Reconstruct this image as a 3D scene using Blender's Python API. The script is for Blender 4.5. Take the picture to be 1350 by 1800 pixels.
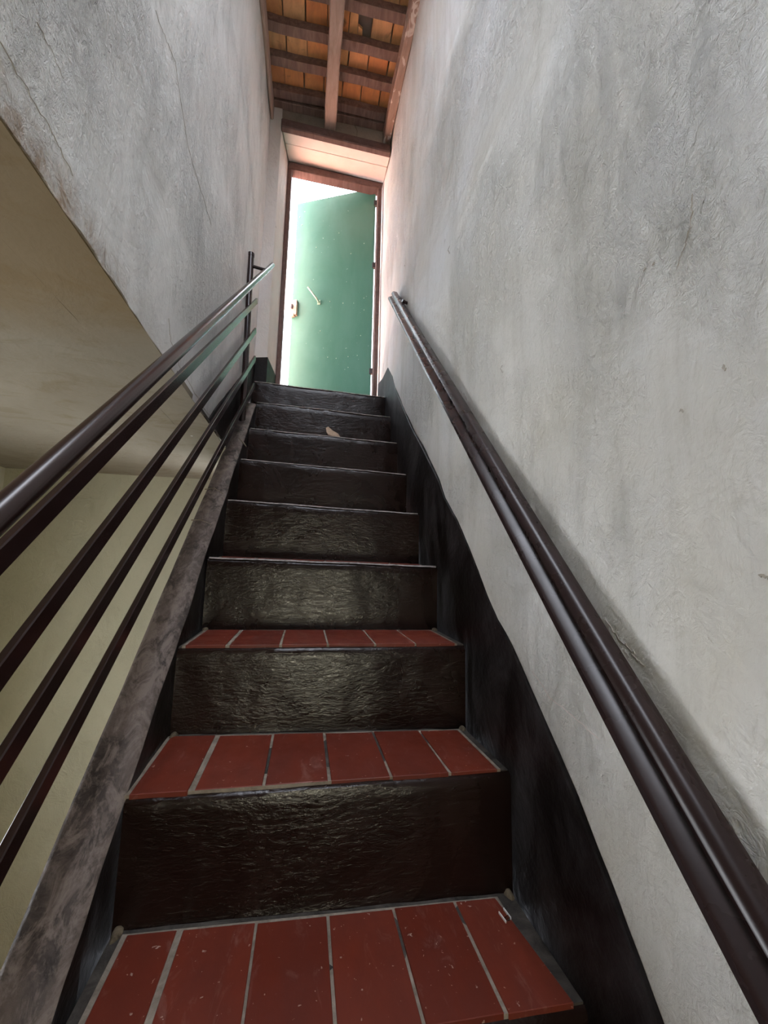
import bpy, bmesh, math, random
from mathutils import Vector, Matrix, noise

for o in list(bpy.data.objects):
    bpy.data.objects.remove(o)
scene = bpy.context.scene
COL = scene.collection
rnd = random.Random(7)

# ------------------------------------------------------------------ units, camera
S = 0.70            # metres per layout unit (eye height above the first tread)
ZF = 4.25           # eye height above the lower floor, in layout units
F = 723.0           # focal length in pixels of the 1350 x 1800 frame
RIGHT = Vector((0.9822556, -0.1863271, 0.0213566))
UP = Vector((-0.0452371, -0.1248715, 0.9911411))
FWD = Vector((0.1820096, 0.9745200, 0.1310847))


def W(p):
    return Vector((p[0] * S, p[1] * S, (p[2] + ZF) * S))


cam_d = bpy.data.cameras.new('camera')
cam = bpy.data.objects.new('camera', cam_d)
COL.objects.link(cam)
cam_d.sensor_fit = 'HORIZONTAL'
cam_d.sensor_width = 36.0
cam_d.lens = 36.0 * F / 1350.0
cam_d.clip_start = 0.02
M = Matrix((RIGHT, UP, -FWD)).transposed().to_4x4()
M.translation = W((0, 0, 0))
cam.matrix_world = M
scene.camera = cam

# ------------------------------------------------------------------ world, sun, daylight, exposure
world = bpy.data.worlds.new('sky')
scene.world = world
world.use_nodes = True
bg = world.node_tree.nodes['Background']
bg.inputs['Color'].default_value = (0.85, 0.895, 1.0, 1)
bg.inputs['Strength'].default_value = 5.2

sun_d = bpy.data.lights.new('sun', 'SUN')
sun_d.energy = 32.0
sun_d.angle = math.radians(0.6)
sun_d.color = (1.0, 0.93, 0.84)
sun = bpy.data.objects.new('sun', sun_d)
COL.objects.link(sun)
sun.rotation_euler = Vector((-0.42, -0.05, -0.90)).to_track_quat('-Z', 'Y').to_euler()


def daylight(name, c, sx, sz, power, col, aim=(0, 1, 0)):
    d = bpy.data.lights.new(name, 'AREA')
    d.shape = 'RECTANGLE'
    d.size = sx * S
    d.size_y = sz * S
    d.energy = power
    d.color = col
    o = bpy.data.objects.new(name, d)
    COL.objects.link(o)
    o.location = W(c)
    o.rotation_euler = Vector(aim).to_track_quat('-Z', 'Y').to_euler()
    return o


REAR = -3.0
daylight('daylight_stair_window', (0.17, REAR - 0.10, -0.88), 0.22, 0.70, 7.0, (1.0, 0.90, 0.55))
daylight('room_fill_light', (-2.84, 1.8, -1.1), 1.2, 1.4, 4.8, (1.0, 0.96, 0.86), (1, 0.1, 0))  # added fill for the lower room, no known window there

vs = scene.view_settings
vs.view_transform = 'Standard'
vs.look = 'None'
vs.gamma = 1.0
vs.use_curve_mapping = False
vs.exposure = 1.36


# ------------------------------------------------------------------ rays through photograph pixels
def ray(x, y):
    return RIGHT * ((x - 675.0) / F) + UP * ((900.0 - y) / F) + FWD


def onY(x, y, Y):
    r = ray(x, y)
    return r * (Y / r.y)


def onZ(x, y, Z):
    r = ray(x, y)
    return r * (Z / r.z)


def onWall(x, y, a, b):            # X = a + b * Y
    r = ray(x, y)
    return r * (a / (r.x - b * r.y))


def onSlope(x, y, m, b):           # Z = m * Y + b
    r = ray(x, y)
    return r * (b / (r.z - m * r.y))


# ------------------------------------------------------------------ node helpers
class NT:
    def __init__(self, name, rough=0.8, spec=0.5):
        self.m = bpy.data.materials.new(name)
        self.m.use_nodes = True
        self.t = self.m.node_tree
        self.b = self.t.nodes['Principled BSDF']
        self.b.inputs['Roughness'].default_value = rough
        self.b.inputs['Specular IOR Level'].default_value = spec
        self.pos = self.n('ShaderNodeNewGeometry').outputs['Position']

    def n(self, t, **kw):
        nd = self.t.nodes.new(t)
        for k, v in kw.items():
            setattr(nd, k, v)
        return nd

    def L(self, a, b):
        self.t.links.new(a, b)

    def scaled(self, s):
        m = self.n('ShaderNodeMapping')
        self.L(self.pos, m.inputs['Vector'])
        m.inputs['Scale'].default_value = s if isinstance(s, tuple) else (s, s, s)
        return m.outputs['Vector']

    def noise(self, scale, detail=4, rough=0.55, dist=0.0, off=0.0):
        nd = self.n('ShaderNodeTexNoise')
        v = self.scaled(scale)
        if off:
            ad = self.n('ShaderNodeVectorMath', operation='ADD')
            self.L(v, ad.inputs[0])
            ad.inputs[1].default_value = (off, off * 1.7, off * 0.3)
            v = ad.outputs[0]
        self.L(v, nd.inputs['Vector'])
        nd.inputs['Scale'].default_value = 1.0
        nd.inputs['Detail'].default_value = detail
        nd.inputs['Roughness'].default_value = rough
        nd.inputs['Distortion'].default_value = dist
        return nd.outputs['Fac']

    def ramp(self, v, stops):
        r = self.n('ShaderNodeValToRGB')
        self.L(v, r.inputs['Fac'])
        e = r.color_ramp.elements
        while len(e) < len(stops):
            e.new(0.5)
        for el, (p, c) in zip(e, stops):
            el.position = p
            el.color = c if isinstance(c, tuple) and len(c) == 4 else (tuple(c) + (1,) if isinstance(c, tuple) else (c, c, c, 1))
        return r.outputs['Color']

    def mix(self, fac, a, b, mode='MIX'):
        m = self.n('ShaderNodeMix', data_type='RGBA', blend_type=mode)
        for s, v in ((m.inputs[0], fac), (m.inputs[6], a), (m.inputs[7], b)):
            if isinstance(v, (int, float)):
                s.default_value = v
            elif isinstance(v, tuple):
                s.default_value = v + (1,) if len(v) == 3 else v
            else:
                self.L(v, s)
        return m.outputs[2]

    def math(self, op, a, b=0.0):
        m = self.n('ShaderNodeMath', operation=op)
        for s, v in ((m.inputs[0], a), (m.inputs[1], b)):
            if isinstance(v, (int, float)):
                s.default_value = v
            else:
                self.L(v, s)
        return m.outputs[0]

    def color(self, c):
        if isinstance(c, tuple):
            self.b.inputs['Base Color'].default_value = c + (1,)
        else:
            self.L(c, self.b.inputs['Base Color'])

    def rough(self, r):
        self.L(r, self.b.inputs['Roughness'])

    def bump(self, layers):
        prev = None
        for h, strength, dist in layers:
            bn = self.n('ShaderNodeBump')
            bn.inputs['Strength'].default_value = strength
            bn.inputs['Distance'].default_value = dist
            self.L(h, bn.inputs['Height'])
            if prev is not None:
                self.L(prev, bn.inputs['Normal'])
            prev = bn.outputs['Normal']
        self.L(prev, self.b.inputs['Normal'])

    def rand(self):
        return self.n('ShaderNodeObjectInfo').outputs['Random']


def mat_plaster(name, base, dirty, streak, grime=0.5, patch=True, seed=0.0, rust=None):
    t = NT(name, 0.85, 0.25)
    big = t.noise(1.3, 5, 0.6, 0.4, seed)
    c = t.mix(t.ramp(big, [(0.35, 0.0), (0.72, 1.0)]), base, dirty)
    st = t.noise((2.2, 7.0, 1.1), 6, 0.62, 0.6, seed + 3)
    c = t.mix(t.math('MULTIPLY', t.ramp(st, [(0.50, 0.0), (0.75, 1.0)]), grime), c, streak)
    fine = t.noise((14, 52, 13), 6, 0.72, 1.4, seed + 6)
    c = t.mix(t.math('MULTIPLY', t.ramp(fine, [(0.54, 0.0), (0.70, 1.0)]), 0.45 * min(1.0, grime * 1.6)), c, streak)
    pits = t.noise(26, 3, 0.6, 0.0, seed + 5)
    c = t.mix(t.math('MULTIPLY', t.ramp(pits, [(0.66, 0.0), (0.78, 1.0)]), 0.30), c, streak)
    spots = t.noise(16, 2, 0.5, 1.0, seed + 9)
    c = t.mix(t.math('MULTIPLY', t.ramp(spots, [(0.765, 0.0), (0.79, 1.0)]), 0.5), c, (0.20, 0.18, 0.15))
    if rust is not None:                       # rusty crumbling plaster along the lower edge
        sep = t.n('ShaderNodeSeparateXYZ')
        t.L(t.pos, sep.inputs[0])
        hgt = t.math('SUBTRACT', sep.outputs['Z'], rust)
        hgt = t.math('ADD', hgt, t.math('MULTIPLY', t.noise(9, 5, 0.7, 0.8, 31.0), 0.16))
        band = t.ramp(hgt, [(0.09, 1.0), (0.17, 0.0)])
        far = t.ramp(sep.outputs['Y'], [(0.75, 1.0), (1.0, 0.15)])
        pat = t.ramp(t.noise(24, 5, 0.7, 0.8, 17.0), [(0.42, 0.0), (0.62, 1.0)])
        fac = t.math('MULTIPLY', t.math('MULTIPLY', band, far), t.math('ADD', t.math('MULTIPLY', pat, 0.6), 0.25))
        c = t.mix(fac, c, (0.30, 0.20, 0.12))
    t.color(c)
    lump = t.noise(5.0, 5, 0.6, 0.5, seed + 1)
    trowel = t.noise((11, 16, 7), 6, 0.7, 1.6, seed + 2)
    grain = t.noise(120, 3, 0.6, 0.0, seed)
    mask = t.ramp(t.noise(1.9, 3, 0.5, 0.3, seed + 11), [(0.38, 0.12), (0.62, 1.0)])
    rough_patch = t.math('MULTIPLY', t.noise(48, 5, 0.65, 1.2, seed + 4), mask)
    t.bump([(lump, 0.45, 0.030), (t.math('MULTIPLY', trowel, mask), 0.9, 0.018), (rough_patch, 1.0 if patch else 0.25, 0.012), (grain, 0.25, 0.001)])
    return t.m


def mat_dark_paint(name='dark_brown_gloss_paint', lighter=0.0):
    t = NT(name, 0.3, 0.27)
    wear = t.noise(3.0, 6, 0.65, 0.8, 2.0)
    c = t.mix(t.ramp(wear, [(0.40, 0.0), (0.75, 1.0)]), (0.0082, 0.0038, 0.0030), (0.020 + lighter, 0.011 + lighter, 0.009 + lighter))
    chips = t.noise(21, 4, 0.7, 0.6, 4.0)
    c = t.mix(t.math('MULTIPLY', t.ramp(chips, [(0.70, 0.0), (0.74, 1.0)]), 0.35), c, (0.10, 0.075, 0.055))
    t.color(c)
    t.rough(t.ramp(t.noise(5, 4, 0.6, 0.3, 6.0), [(0.3, 0.11), (0.75, 0.20)]))
    brush = t.noise((70, 70, 150), 5, 0.65, 1.2, 1.0)
    lump = t.noise(14, 4, 0.6, 0.6, 8.0)
    t.bump([(lump, 0.06, 0.006), (t.noise((26, 26, 85), 4, 0.6, 0.8, 2.0), 0.36, 0.004), (brush, 0.36, 0.0014)])
    return t.m


def mat_skirting():
    t = NT('worn_dark_skirting_paint', 0.48, 0.16)
    wear = t.noise((4, 5, 3), 6, 0.68, 1.0, 12.0)
    c = t.mix(t.ramp(wear, [(0.45, 0.0), (0.70, 1.0)]), (0.0065, 0.0042, 0.0040), (0.046, 0.041, 0.043))
    c = t.mix(t.math('MULTIPLY', t.ramp(t.noise(30, 4, 0.7, 0.5, 3.0), [(0.70, 0.0), (0.76, 1.0)]), 0.3), c, (0.17, 0.15, 0.14))
    t.color(c)
    t.bump([(t.noise(9, 5, 0.6, 0.5), 0.4, 0.012), (t.noise(60, 4, 0.6, 0.6), 0.4, 0.003)])
    return t.m


def mat_stringer():
    t = NT('worn_stringer_top', 0.6, 0.28)
    a = t.noise((9, 6, 6), 7, 0.7, 1.0, 5.0)
    c = t.mix(t.ramp(a, [(0.36, 0.0), (0.68, 1.0)]), (0.018, 0.0125, 0.0110), (0.125, 0.097, 0.086))
    md = t.noise((26, 14, 14), 5, 0.75, 0.6, 11.0)
    c = t.mix(t.math('MULTIPLY', t.ramp(md, [(0.46, 0.0), (0.60, 1.0)]), 0.75), c, (0.185, 0.148, 0.132))
    b = t.noise(38, 4, 0.7, 0.3, 2.0)
    c = t.mix(t.math('MULTIPLY', t.ramp(b, [(0.55, 0.0), (0.70, 1.0)]), 0.5), c, (0.16, 0.128, 0.112))
    t.color(c)
    t.bump([(t.noise(12, 5, 0.6, 0.5), 0.45, 0.012), (t.noise(70, 4, 0.65, 0.4), 0.5, 0.003)])
    return t.m


def mat_tile():
    t = NT('red_clay_floor_tile', 0.42, 0.22)
    r = t.rand()
    base = t.mix(r, (0.118, 0.0185, 0.0090), (0.150, 0.0270, 0.0140))
    v = t.noise((14, 5, 14), 6, 0.65, 0.4, 1.0)
    c = t.mix(t.math('MULTIPLY', t.ramp(v, [(0.35, 0.0), (0.72, 1.0)]), 0.6), base, (0.085, 0.020, 0.014))
    dust = t.noise((26, 9, 20), 6, 0.7, 0.8, 7.0)
    c = t.mix(t.math('MULTIPLY', t.ramp(dust, [(0.58, 0.0), (0.78, 1.0)]), 0.4), c, (0.30, 0.17, 0.14))
    sp = t.noise(110, 2, 0.5, 0.3, 3.0)
    c = t.mix(t.math('MULTIPLY', t.ramp(sp, [(0.715, 0.0), (0.74, 1.0)]), 0.7), c, (0.42, 0.30, 0.25))
    t.color(c)
    t.rough(t.ramp(t.noise(10, 4, 0.6), [(0.3, 0.34), (0.7, 0.6)]))
    t.bump([(t.noise((70, 14, 60), 4, 0.6), 0.25, 0.0015), (t.noise(9, 3, 0.5), 0.25, 0.004)])
    return t.m


def mat_mortar():
    t = NT('grey_mortar', 0.85, 0.3)
    a = t.noise(16, 6, 0.7, 0.6, 1.0)
    t.color(t.mix(t.ramp(a, [(0.3, 0.0), (0.7, 1.0)]), (0.012, 0.010, 0.008), (0.085, 0.074, 0.064)))
    t.bump([(t.noise(60, 5, 0.65, 0.5), 0.5, 0.004)])
    return t.m


def mat_grout():
    t = NT('pale_grout', 0.85, 0.3)
    a = t.noise(22, 5, 0.7, 0.4, 1.0)
    t.color(t.mix(t.ramp(a, [(0.3, 0.0), (0.7, 1.0)]), (0.12, 0.098, 0.075), (0.30, 0.255, 0.205)))
    t.bump([(t.noise(70, 4, 0.65, 0.5), 0.5, 0.003)])
    return t.m


def mat_metal_paint():
    t = NT('brown_enamel_on_steel', 0.25, 0.5)
    a = t.noise(6, 3, 0.5, 0.2, 1.0)
    t.color(t.mix(a, (0.016, 0.0068, 0.0072), (0.026, 0.013, 0.012)))
    return t.m


def mat_wood_rail():
    t = NT('brown_varnished_wood', 0.36, 0.30)
    a = t.noise((40, 5, 6), 6, 0.65, 0.8, 1.0)
    t.color(t.mix(t.ramp(a, [(0.35, 0.0), (0.75, 1.0)]), (0.015, 0.0080, 0.0080), (0.024, 0.0135, 0.013)))
    t.rough(t.ramp(t.noise(12, 4, 0.6), [(0.3, 0.24), (0.75, 0.34)]))
    t.bump([(t.noise((60, 8, 9), 4, 0.5, 0.2), 0.05, 0.0008)])
    return t.m


def mat_beam(name, a, b, splash=0.0):
    t = NT(name, 0.8, 0.3)
    g = t.noise((26, 4, 26), 6, 0.65, 0.9, 1.0)
    c = t.mix(t.ramp(g, [(0.3, 0.0), (0.75, 1.0)]), a, b)
    if splash:
        s = t.noise((16, 8, 16), 3, 0.55, 0.7, 4.0)
        c = t.mix(t.math('MULTIPLY', t.ramp(s, [(0.55, 0.0), (0.58, 1.0)]), splash), c, (0.62, 0.56, 0.52))
    t.color(c)
    t.bump([(t.noise((60, 7, 60), 5, 0.65, 0.6), 0.5, 0.004)])
    return t.m


def mat_roof_tile():
    t = NT('fired_clay_roof_tile', 0.8, 0.3)
    r = t.rand()
    base = t.ramp(r, [(0.0, (0.74, 0.30, 0.11)), (0.35, (0.80, 0.45, 0.20)), (0.7, (0.82, 0.52, 0.27)), (1.0, (0.66, 0.25, 0.09))])
    v = t.noise((20, 6, 20), 6, 0.65, 0.6, 2.0)
    c = t.mix(t.math('MULTIPLY', t.ramp(v, [(0.38, 0.0), (0.75, 1.0)]), 0.55), base, (0.36, 0.17, 0.09))
    d = t.noise(6, 4, 0.6, 0.8, 8.0)
    c = t.mix(t.math('MULTIPLY', t.ramp(d, [(0.62, 0.0), (0.70, 1.0)]), 0.7), c, (0.12, 0.095, 0.06))
    t.color(c)
    t.bump([(t.noise((50, 10, 50), 4, 0.6), 0.3, 0.002)])
    return t.m


def mat_simple(name, a, b, scale, rough=0.6, spec=0.5, bump=0.25, metallic=0.0):
    t = NT(name, rough, spec)
    g = t.noise(scale, 5, 0.65, 0.5, 1.0)
    t.color(t.mix(t.ramp(g, [(0.32, 0.0), (0.72, 1.0)]), a, b))
    t.b.inputs['Metallic'].default_value = metallic
    t.bump([(t.noise(scale if not isinstance(scale, tuple) else scale, 5, 0.6, 0.3, 4.0), bump, 0.004)])
    return t.m


def mat_door():
    t = NT('green_painted_sheet_metal', 0.42, 0.5)
    g = t.noise((5, 5, 2.2), 6, 0.65, 0.6, 1.0)
    c = t.mix(t.ramp(g, [(0.3, 0.0), (0.75, 1.0)]), (0.062, 0.205, 0.142), (0.092, 0.250, 0.188))
    sp = t.noise(42, 2, 0.5, 0.3, 5.0)
    c = t.mix(t.math('MULTIPLY', t.ramp(sp, [(0.735, 0.0), (0.765, 1.0)]), 0.6), c, (0.45, 0.60, 0.52))
    t.color(c)
    t.bump([(t.noise((4, 4, 9), 4, 0.5), 0.25, 0.010), (t.noise(80, 3, 0.6), 0.15, 0.001)])
    return t.m


def mat_glass():
    t = NT('clear_glass', 0.03, 0.5)
    t.b.inputs['Transmission Weight'].default_value = 1.0
    t.b.inputs['IOR'].default_value = 1.46
    t.color((0.92, 0.95, 0.95))
    return t.m


def mat_ceiling():
    t = NT('stained_tan_ceiling_plaster', 0.85, 0.25)
    g = t.noise((1.6, 1.0, 1.5), 6, 0.62, 0.9, 3.0)
    c = t.mix(t.ramp(g, [(0.3, 0.0), (0.7, 1.0)]), (0.26, 0.234, 0.180), (0.19, 0.162, 0.114))
    s = t.noise((4.5, 8.0, 4), 6, 0.68, 1.2, 7.0)
    c = t.mix(t.math('MULTIPLY', t.ramp(s, [(0.52, 0.0), (0.70, 1.0)]), 0.6), c, (0.155, 0.115, 0.055))
    # brown damp patch that spreads from the front part of the ceiling
    geo = t.n('ShaderNodeSeparateXYZ')
    t.L(t.pos, geo.inputs[0])
    yy = t.math('ADD', geo.outputs['Y'], t.math('MULTIPLY', t.noise(3.0, 5, 0.6, 0.8, 9.0), 0.35))
    damp = t.ramp(t.math('SUBTRACT', yy, 0.70), [(0.40, 1.0), (0.62, 0.0)])
    c = t.mix(t.math('MULTIPLY', damp, 0.6), c, (0.20, 0.135, 0.058))
    t.color(c)
    t.bump([(t.noise(5, 5, 0.6, 0.5), 0.3, 0.02), (t.noise(50, 5, 0.65, 0.6), 0.35, 0.003)])
    return t.m


MAT = {
    'right': mat_plaster('old_white_plaster_rough', (0.745, 0.745, 0.735), (0.64, 0.61, 0.53), (0.45, 0.43, 0.375), 0.5, True, 0.0),
    'left': mat_plaster('old_white_plaster_streaked', (0.77, 0.77, 0.765), (0.69, 0.685, 0.675), (0.45, 0.45, 0.445), 0.6, True, 21.0, (0.82 + ZF) * S),
    'white': mat_plaster('pale_limewash', (0.66, 0.63, 0.61), (0.60, 0.56, 0.54), (0.45, 0.42, 0.40), 0.3, False, 40.0),
    'cream': mat_plaster('cream_room_paint', (0.44, 0.42, 0.315), (0.395, 0.375, 0.275), (0.29, 0.27, 0.20), 0.35, False, 60.0),
    'grey': mat_plaster('grey_cement_render', (0.34, 0.29, 0.245), (0.25, 0.205, 0.165), (0.16, 0.13, 0.10), 0.6, True, 80.0),
    'rear': mat_simple('darkened_rear_wall', (0.085, 0.06, 0.05), (0.12, 0.09, 0.07), 6, 0.7),  # shade put into the colour so the risers reflect little
    'ceil': mat_ceiling(),
    'dark': mat_dark_paint(),
    'skirt': mat_skirting(),
    'stringer': mat_stringer(),
    'tile': mat_tile(),
    'mortar': mat_mortar(),
    'grout': mat_grout(),
    'tan_mortar': mat_simple('dusty_tan_mortar', (0.045, 0.034, 0.022), (0.19, 0.15, 0.10), 45, 0.9, 0.2, 0.6),
    'metal': mat_metal_paint(),
    'rail': mat_wood_rail(),
    'beam': mat_beam('weathered_rafter_wood', (0.29, 0.20, 0.165), (0.46, 0.35, 0.30)),
    'beam_splash': mat_beam('paint_splashed_rafter_wood', (0.26, 0.175, 0.14), (0.42, 0.31, 0.26), 0.9),
    'batten': mat_beam('dark_batten_wood', (0.13, 0.078, 0.064), (0.30, 0.205, 0.175)),
    'frame': mat_beam('brown_door_frame_wood', (0.10, 0.060, 0.055), (0.17, 0.115, 0.105)),
    'lintel': mat_simple('limewashed_lintel_board', (0.80, 0.70, 0.65), (0.72, 0.62, 0.57), 8, 0.8, 0.3, 0.3),
    'roof_tile': mat_roof_tile(),
    'roof_top': mat_simple('dusty_roof_covering', (0.34, 0.29, 0.24), (0.46, 0.40, 0.35), 10, 0.9, 0.2),
    'door': mat_door(),
    'latch': mat_simple('rusty_latch_steel', (0.30, 0.19, 0.14), (0.55, 0.42, 0.34), 45, 0.45, 0.5, 0.3, 0.3),
    'handle': mat_simple('worn_green_handle_paint', (0.22, 0.42, 0.30), (0.50, 0.62, 0.50), 70, 0.35),
    'hinge': mat_simple('black_hinge_steel', (0.02, 0.018, 0.02), (0.05, 0.04, 0.04), 60, 0.5),
    'terrace': mat_simple('terracotta_terrace_floor', (0.64, 0.31, 0.23), (0.72, 0.40, 0.31), 9, 0.8, 0.3),
    'floor': mat_simple('red_lower_floor', (0.16, 0.05, 0.035), (0.22, 0.08, 0.055), 8, 0.5),
    'crack': mat_simple('crack_shadow', (0.14, 0.11, 0.08), (0.24, 0.20, 0.16), 50, 0.95, 0.1),
    'seam': mat_simple('dusty_hairline_crack', (0.40, 0.36, 0.30), (0.52, 0.49, 0.45), 40, 0.95, 0.1),
    'chip': mat_simple('bare_plaster_chip', (0.40, 0.29, 0.21), (0.52, 0.40, 0.31), 50, 0.9, 0.2),
    'edge': mat_simple('worn_nosing_edge', (0.10, 0.085, 0.080), (0.34, 0.30, 0.29), 40, 0.6, 0.4, 0.4),
    'glass': mat_glass(),
    'silver': mat_simple('frosted_plastic', (0.72, 0.74, 0.72), (0.85, 0.87, 0.85), 50, 0.25, 0.5, 0.1, 0.0),
}


# ------------------------------------------------------------------ mesh helpers
def link_mesh(name, verts, faces, mat, parent=None, smooth=False, world=True, bevel=0.0, fix=True):
    me = bpy.data.meshes.new(name)
    me.from_pydata([W(v) if world else Vector(v) for v in verts], [], faces)
    if fix or bevel:
        bm = bmesh.new()
        bm.from_mesh(me)
        if fix:
            bmesh.ops.recalc_face_normals(bm, faces=bm.faces[:])
        if bevel:
            es = [e for e in bm.edges if len(e.link_faces) == 2 and e.calc_face_angle(0) > 0.5]
            bmesh.ops.bevel(bm, geom=es, offset=bevel * S, segments=1, affect='EDGES', clamp_overlap=True)
        bm.to_mesh(me)
        bm.free()
    me.materials.append(MAT[mat])
    if smooth:
        me.shade_smooth()
        try:
            me.set_sharp_from_angle(angle=math.radians(38))
        except Exception:
            pass
    o = bpy.data.objects.new(name, me)
    COL.objects.link(o)
    if parent is not None:
        attach(o, parent)
    return o


def attach(o, parent):
    bpy.context.view_layer.update()
    o.parent = parent
    o.matrix_parent_inverse = parent.matrix_world.inverted()


def empty(name, loc):
    e = bpy.data.objects.new(name, None)
    COL.objects.link(e)
    e.location = W(loc)
    e.empty_display_size = 0.1
    bpy.context.view_layer.update()
    return e


def tag(o, label, cat=None, group=None, kind=None):
    o['label'] = label
    if cat:
        o['category'] = cat
    if group:
        o['group'] = group
    if kind:
        o['kind'] = kind
    return o


def box(name, lo, hi, mat, parent=None, bevel=0.0):
    x0, y0, z0 = lo
    x1, y1, z1 = hi
    v = [(x0, y0, z0), (x1, y0, z0), (x1, y1, z0), (x0, y1, z0), (x0, y0, z1), (x1, y0, z1), (x1, y1, z1), (x0, y1, z1)]
    f = [(0, 3, 2, 1), (4, 5, 6, 7), (0, 1, 5, 4), (1, 2, 6, 5), (2, 3, 7, 6), (3, 0, 4, 7)]
    return link_mesh(name, v, f, mat, parent, bevel=bevel)


def hexa(name, bot, top, mat, parent=None, bevel=0.0):
    v = list(bot) + list(top)
    f = [(0, 3, 2, 1), (4, 5, 6, 7), (0, 1, 5, 4), (1, 2, 6, 5), (2, 3, 7, 6), (3, 0, 4, 7)]
    return link_mesh(name, v, f, mat, parent, bevel=bevel)


def sweep(name, path, profile, mat, parent=None, smooth=True, up=None):
    """closed profile [(side, normal)] swept along a 3-D path; side axis = +X-ish."""
    path = [Vector(p) for p in path]
    n = len(path)
    k = len(profile)
    verts, faces = [], []
    for i, p in enumerate(path):
        t = (path[min(i + 1, n - 1)] - path[max(i - 1, 0)]).normalized()
        ref = Vector(up) if up else Vector((1, 0, 0))
        if abs(t.dot(ref)) > 0.95:
            ref = Vector((0, 1, 0))
        s = (ref - t * t.dot(ref)).normalized()
        nn = s.cross(t).normalized()
        for a, b in profile:
            verts.append(p + s * a + nn * b)
    for i in range(n - 1):
        for j in range(k):
            a, b = i * k + j, i * k + (j + 1) % k
            faces.append((a, b, b + k, a + k))
    faces.append(tuple(range(k))[::-1])
    faces.append(tuple(range((n - 1) * k, n * k)))
    return link_mesh(name, verts, faces, mat, parent, smooth=smooth)


def circle(r, n=20):
    return [(r * math.cos(2 * math.pi * i / n), r * math.sin(2 * math.pi * i / n)) for i in range(n)]


def fnoise(x, y, z=0.0, s=1.0):
    return noise.fractal(Vector((x * s, y * s, z * s)), 1.0, 2.0, 4)


def grid_sheet(name, fn, nu, nv, mat, back, parent=None, smooth=True):
    """a slab: front surface fn(u, v), back surface shifted by the vector `back`"""
    verts, faces = [], []
    for i in range(nu + 1):
        for j in range(nv + 1):
            verts.append(fn(i / nu, j / nv))
    m = len(verts)
    for i in range(nu + 1):
        for j in range(nv + 1):
            p = verts[i * (nv + 1) + j]
            verts.append((p[0] + back[0], p[1] + back[1], p[2] + back[2]))
    idx = lambda i, j: i * (nv + 1) + j
    for i in range(nu):
        for j in range(nv):
            a, b, c, d_ = idx(i, j), idx(i + 1, j), idx(i + 1, j + 1), idx(i, j + 1)
            faces.append((a, b, c, d_))
    faces.append((m + idx(0, 0), m + idx(0, nv), m + idx(nu, nv), m + idx(nu, 0))) if False else None
    faces = [q for q in faces if q]
    for i in range(nu):
        for j in range(nv):
            a, b, c, d_ = idx(i, j), idx(i + 1, j), idx(i + 1, j + 1), idx(i, j + 1)
            faces.append((m + d_, m + c, m + b, m + a))
    for i in range(nu):
        faces.append((idx(i, 0), m + idx(i, 0), m + idx(i + 1, 0), idx(i + 1, 0)))
        faces.append((idx(i, nv), idx(i + 1, nv), m + idx(i + 1, nv), m + idx(i, nv)))
    for j in range(nv):
        faces.append((idx(0, j), idx(0, j + 1), m + idx(0, j + 1), m + idx(0, j)))
        faces.append((idx(nu, j), m + idx(nu, j), m + idx(nu, j + 1), idx(nu, j + 1)))
    return link_mesh(name, verts, faces, mat, parent, smooth=smooth)


def ribbon(name, pts, wid, mat, parent, nrm):
    """thin raised/sunk strip following pts (a crack), width wid, lying on a surface with normal nrm"""
    nrm = Vector(nrm).normalized()
    verts, faces = [], []
    n = len(pts)
    for i, p in enumerate(pts):
        p = Vector(p)
        t = (Vector(pts[min(i + 1, n - 1)]) - Vector(pts[max(i - 1, 0)])).normalized()
        s = t.cross(nrm).normalized()
        w = wid * (0.25 if i in (0, n - 1) else rnd.uniform(0.5, 1.2))
        verts += [p + s * w / 2 + nrm * 0.0022, p - s * w / 2 + nrm * 0.0022, p + s * w / 2 - nrm * 0.004, p - s * w / 2 - nrm * 0.004]
    for i in range(n - 1):
        a = i * 4
        faces += [(a, a + 1, a + 5, a + 4), (a + 1, a + 3, a + 7, a + 5), (a + 2, a, a + 4, a + 6)]
    return link_mesh(name, verts, faces, mat, parent)


def jag(pts, n=5, amp=0.006):
    out = []
    for a, b in zip(pts[:-1], pts[1:]):
        a, b = Vector(a), Vector(b)
        for i in range(n):
            p = a.lerp(b, i / n)
            if out:
                p = p + Vector((0, rnd.uniform(-amp, amp), rnd.uniform(-amp, amp)))
            out.append(p)
    out.append(Vector(pts[-1]))
    return out


# ------------------------------------------------------------------ layout numbers
XR_A, XR_B = 0.6749, 0.0156          # face of the right skirting: X = A + B*Y
WR_A = XR_A + 0.012                  # right plaster wall
XL_A, XL_B = -0.4499, -0.0128        # inner face of the left stringer
XO = -0.600                          # outer face of the stringer = face of the upper left wall
STR_M, STR_B = 0.9004, -1.8805       # stringer top: Z = M*Y + B
CEIL = 0.82                          # ceiling of the lower room
YB = 4.27                            # back wall of the lower room
XW = -2.74                           # far left wall of the lower room
YP, YD = 4.10, 4.58                  # front of the pier, plane of the door frame
LAND = 1.76
ROOF_M = 0.12
ROOF_Y0 = 1.5                        # roof left off behind this line, opening added to let sky light in
RAF_Z = 4.841 - ROOF_M * 4.05        # rafter underside at Y = 0
FLOOR = -ZF


def xr(Y):
    return XR_A + XR_B * Y


def wr(Y):
    return WR_A + XR_B * Y


def xl(Y):
    return XL_A + XL_B * Y


# ------------------------------------------------------------------ walls, floor, ceiling
def right_face(Y, z):
    return wr(Y) + max(-0.008, 0.010 * fnoise(Y, z, 1.0, 1.3) + 0.002 * fnoise(Y, z, 4.0, 4.0))


def left_face(Y, z):
    return XO + min(0.008, 0.008 * fnoise(Y, z, 7.0, 1.3) + 0.0015 * fnoise(Y, z, 2.0, 4.0))


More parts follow.
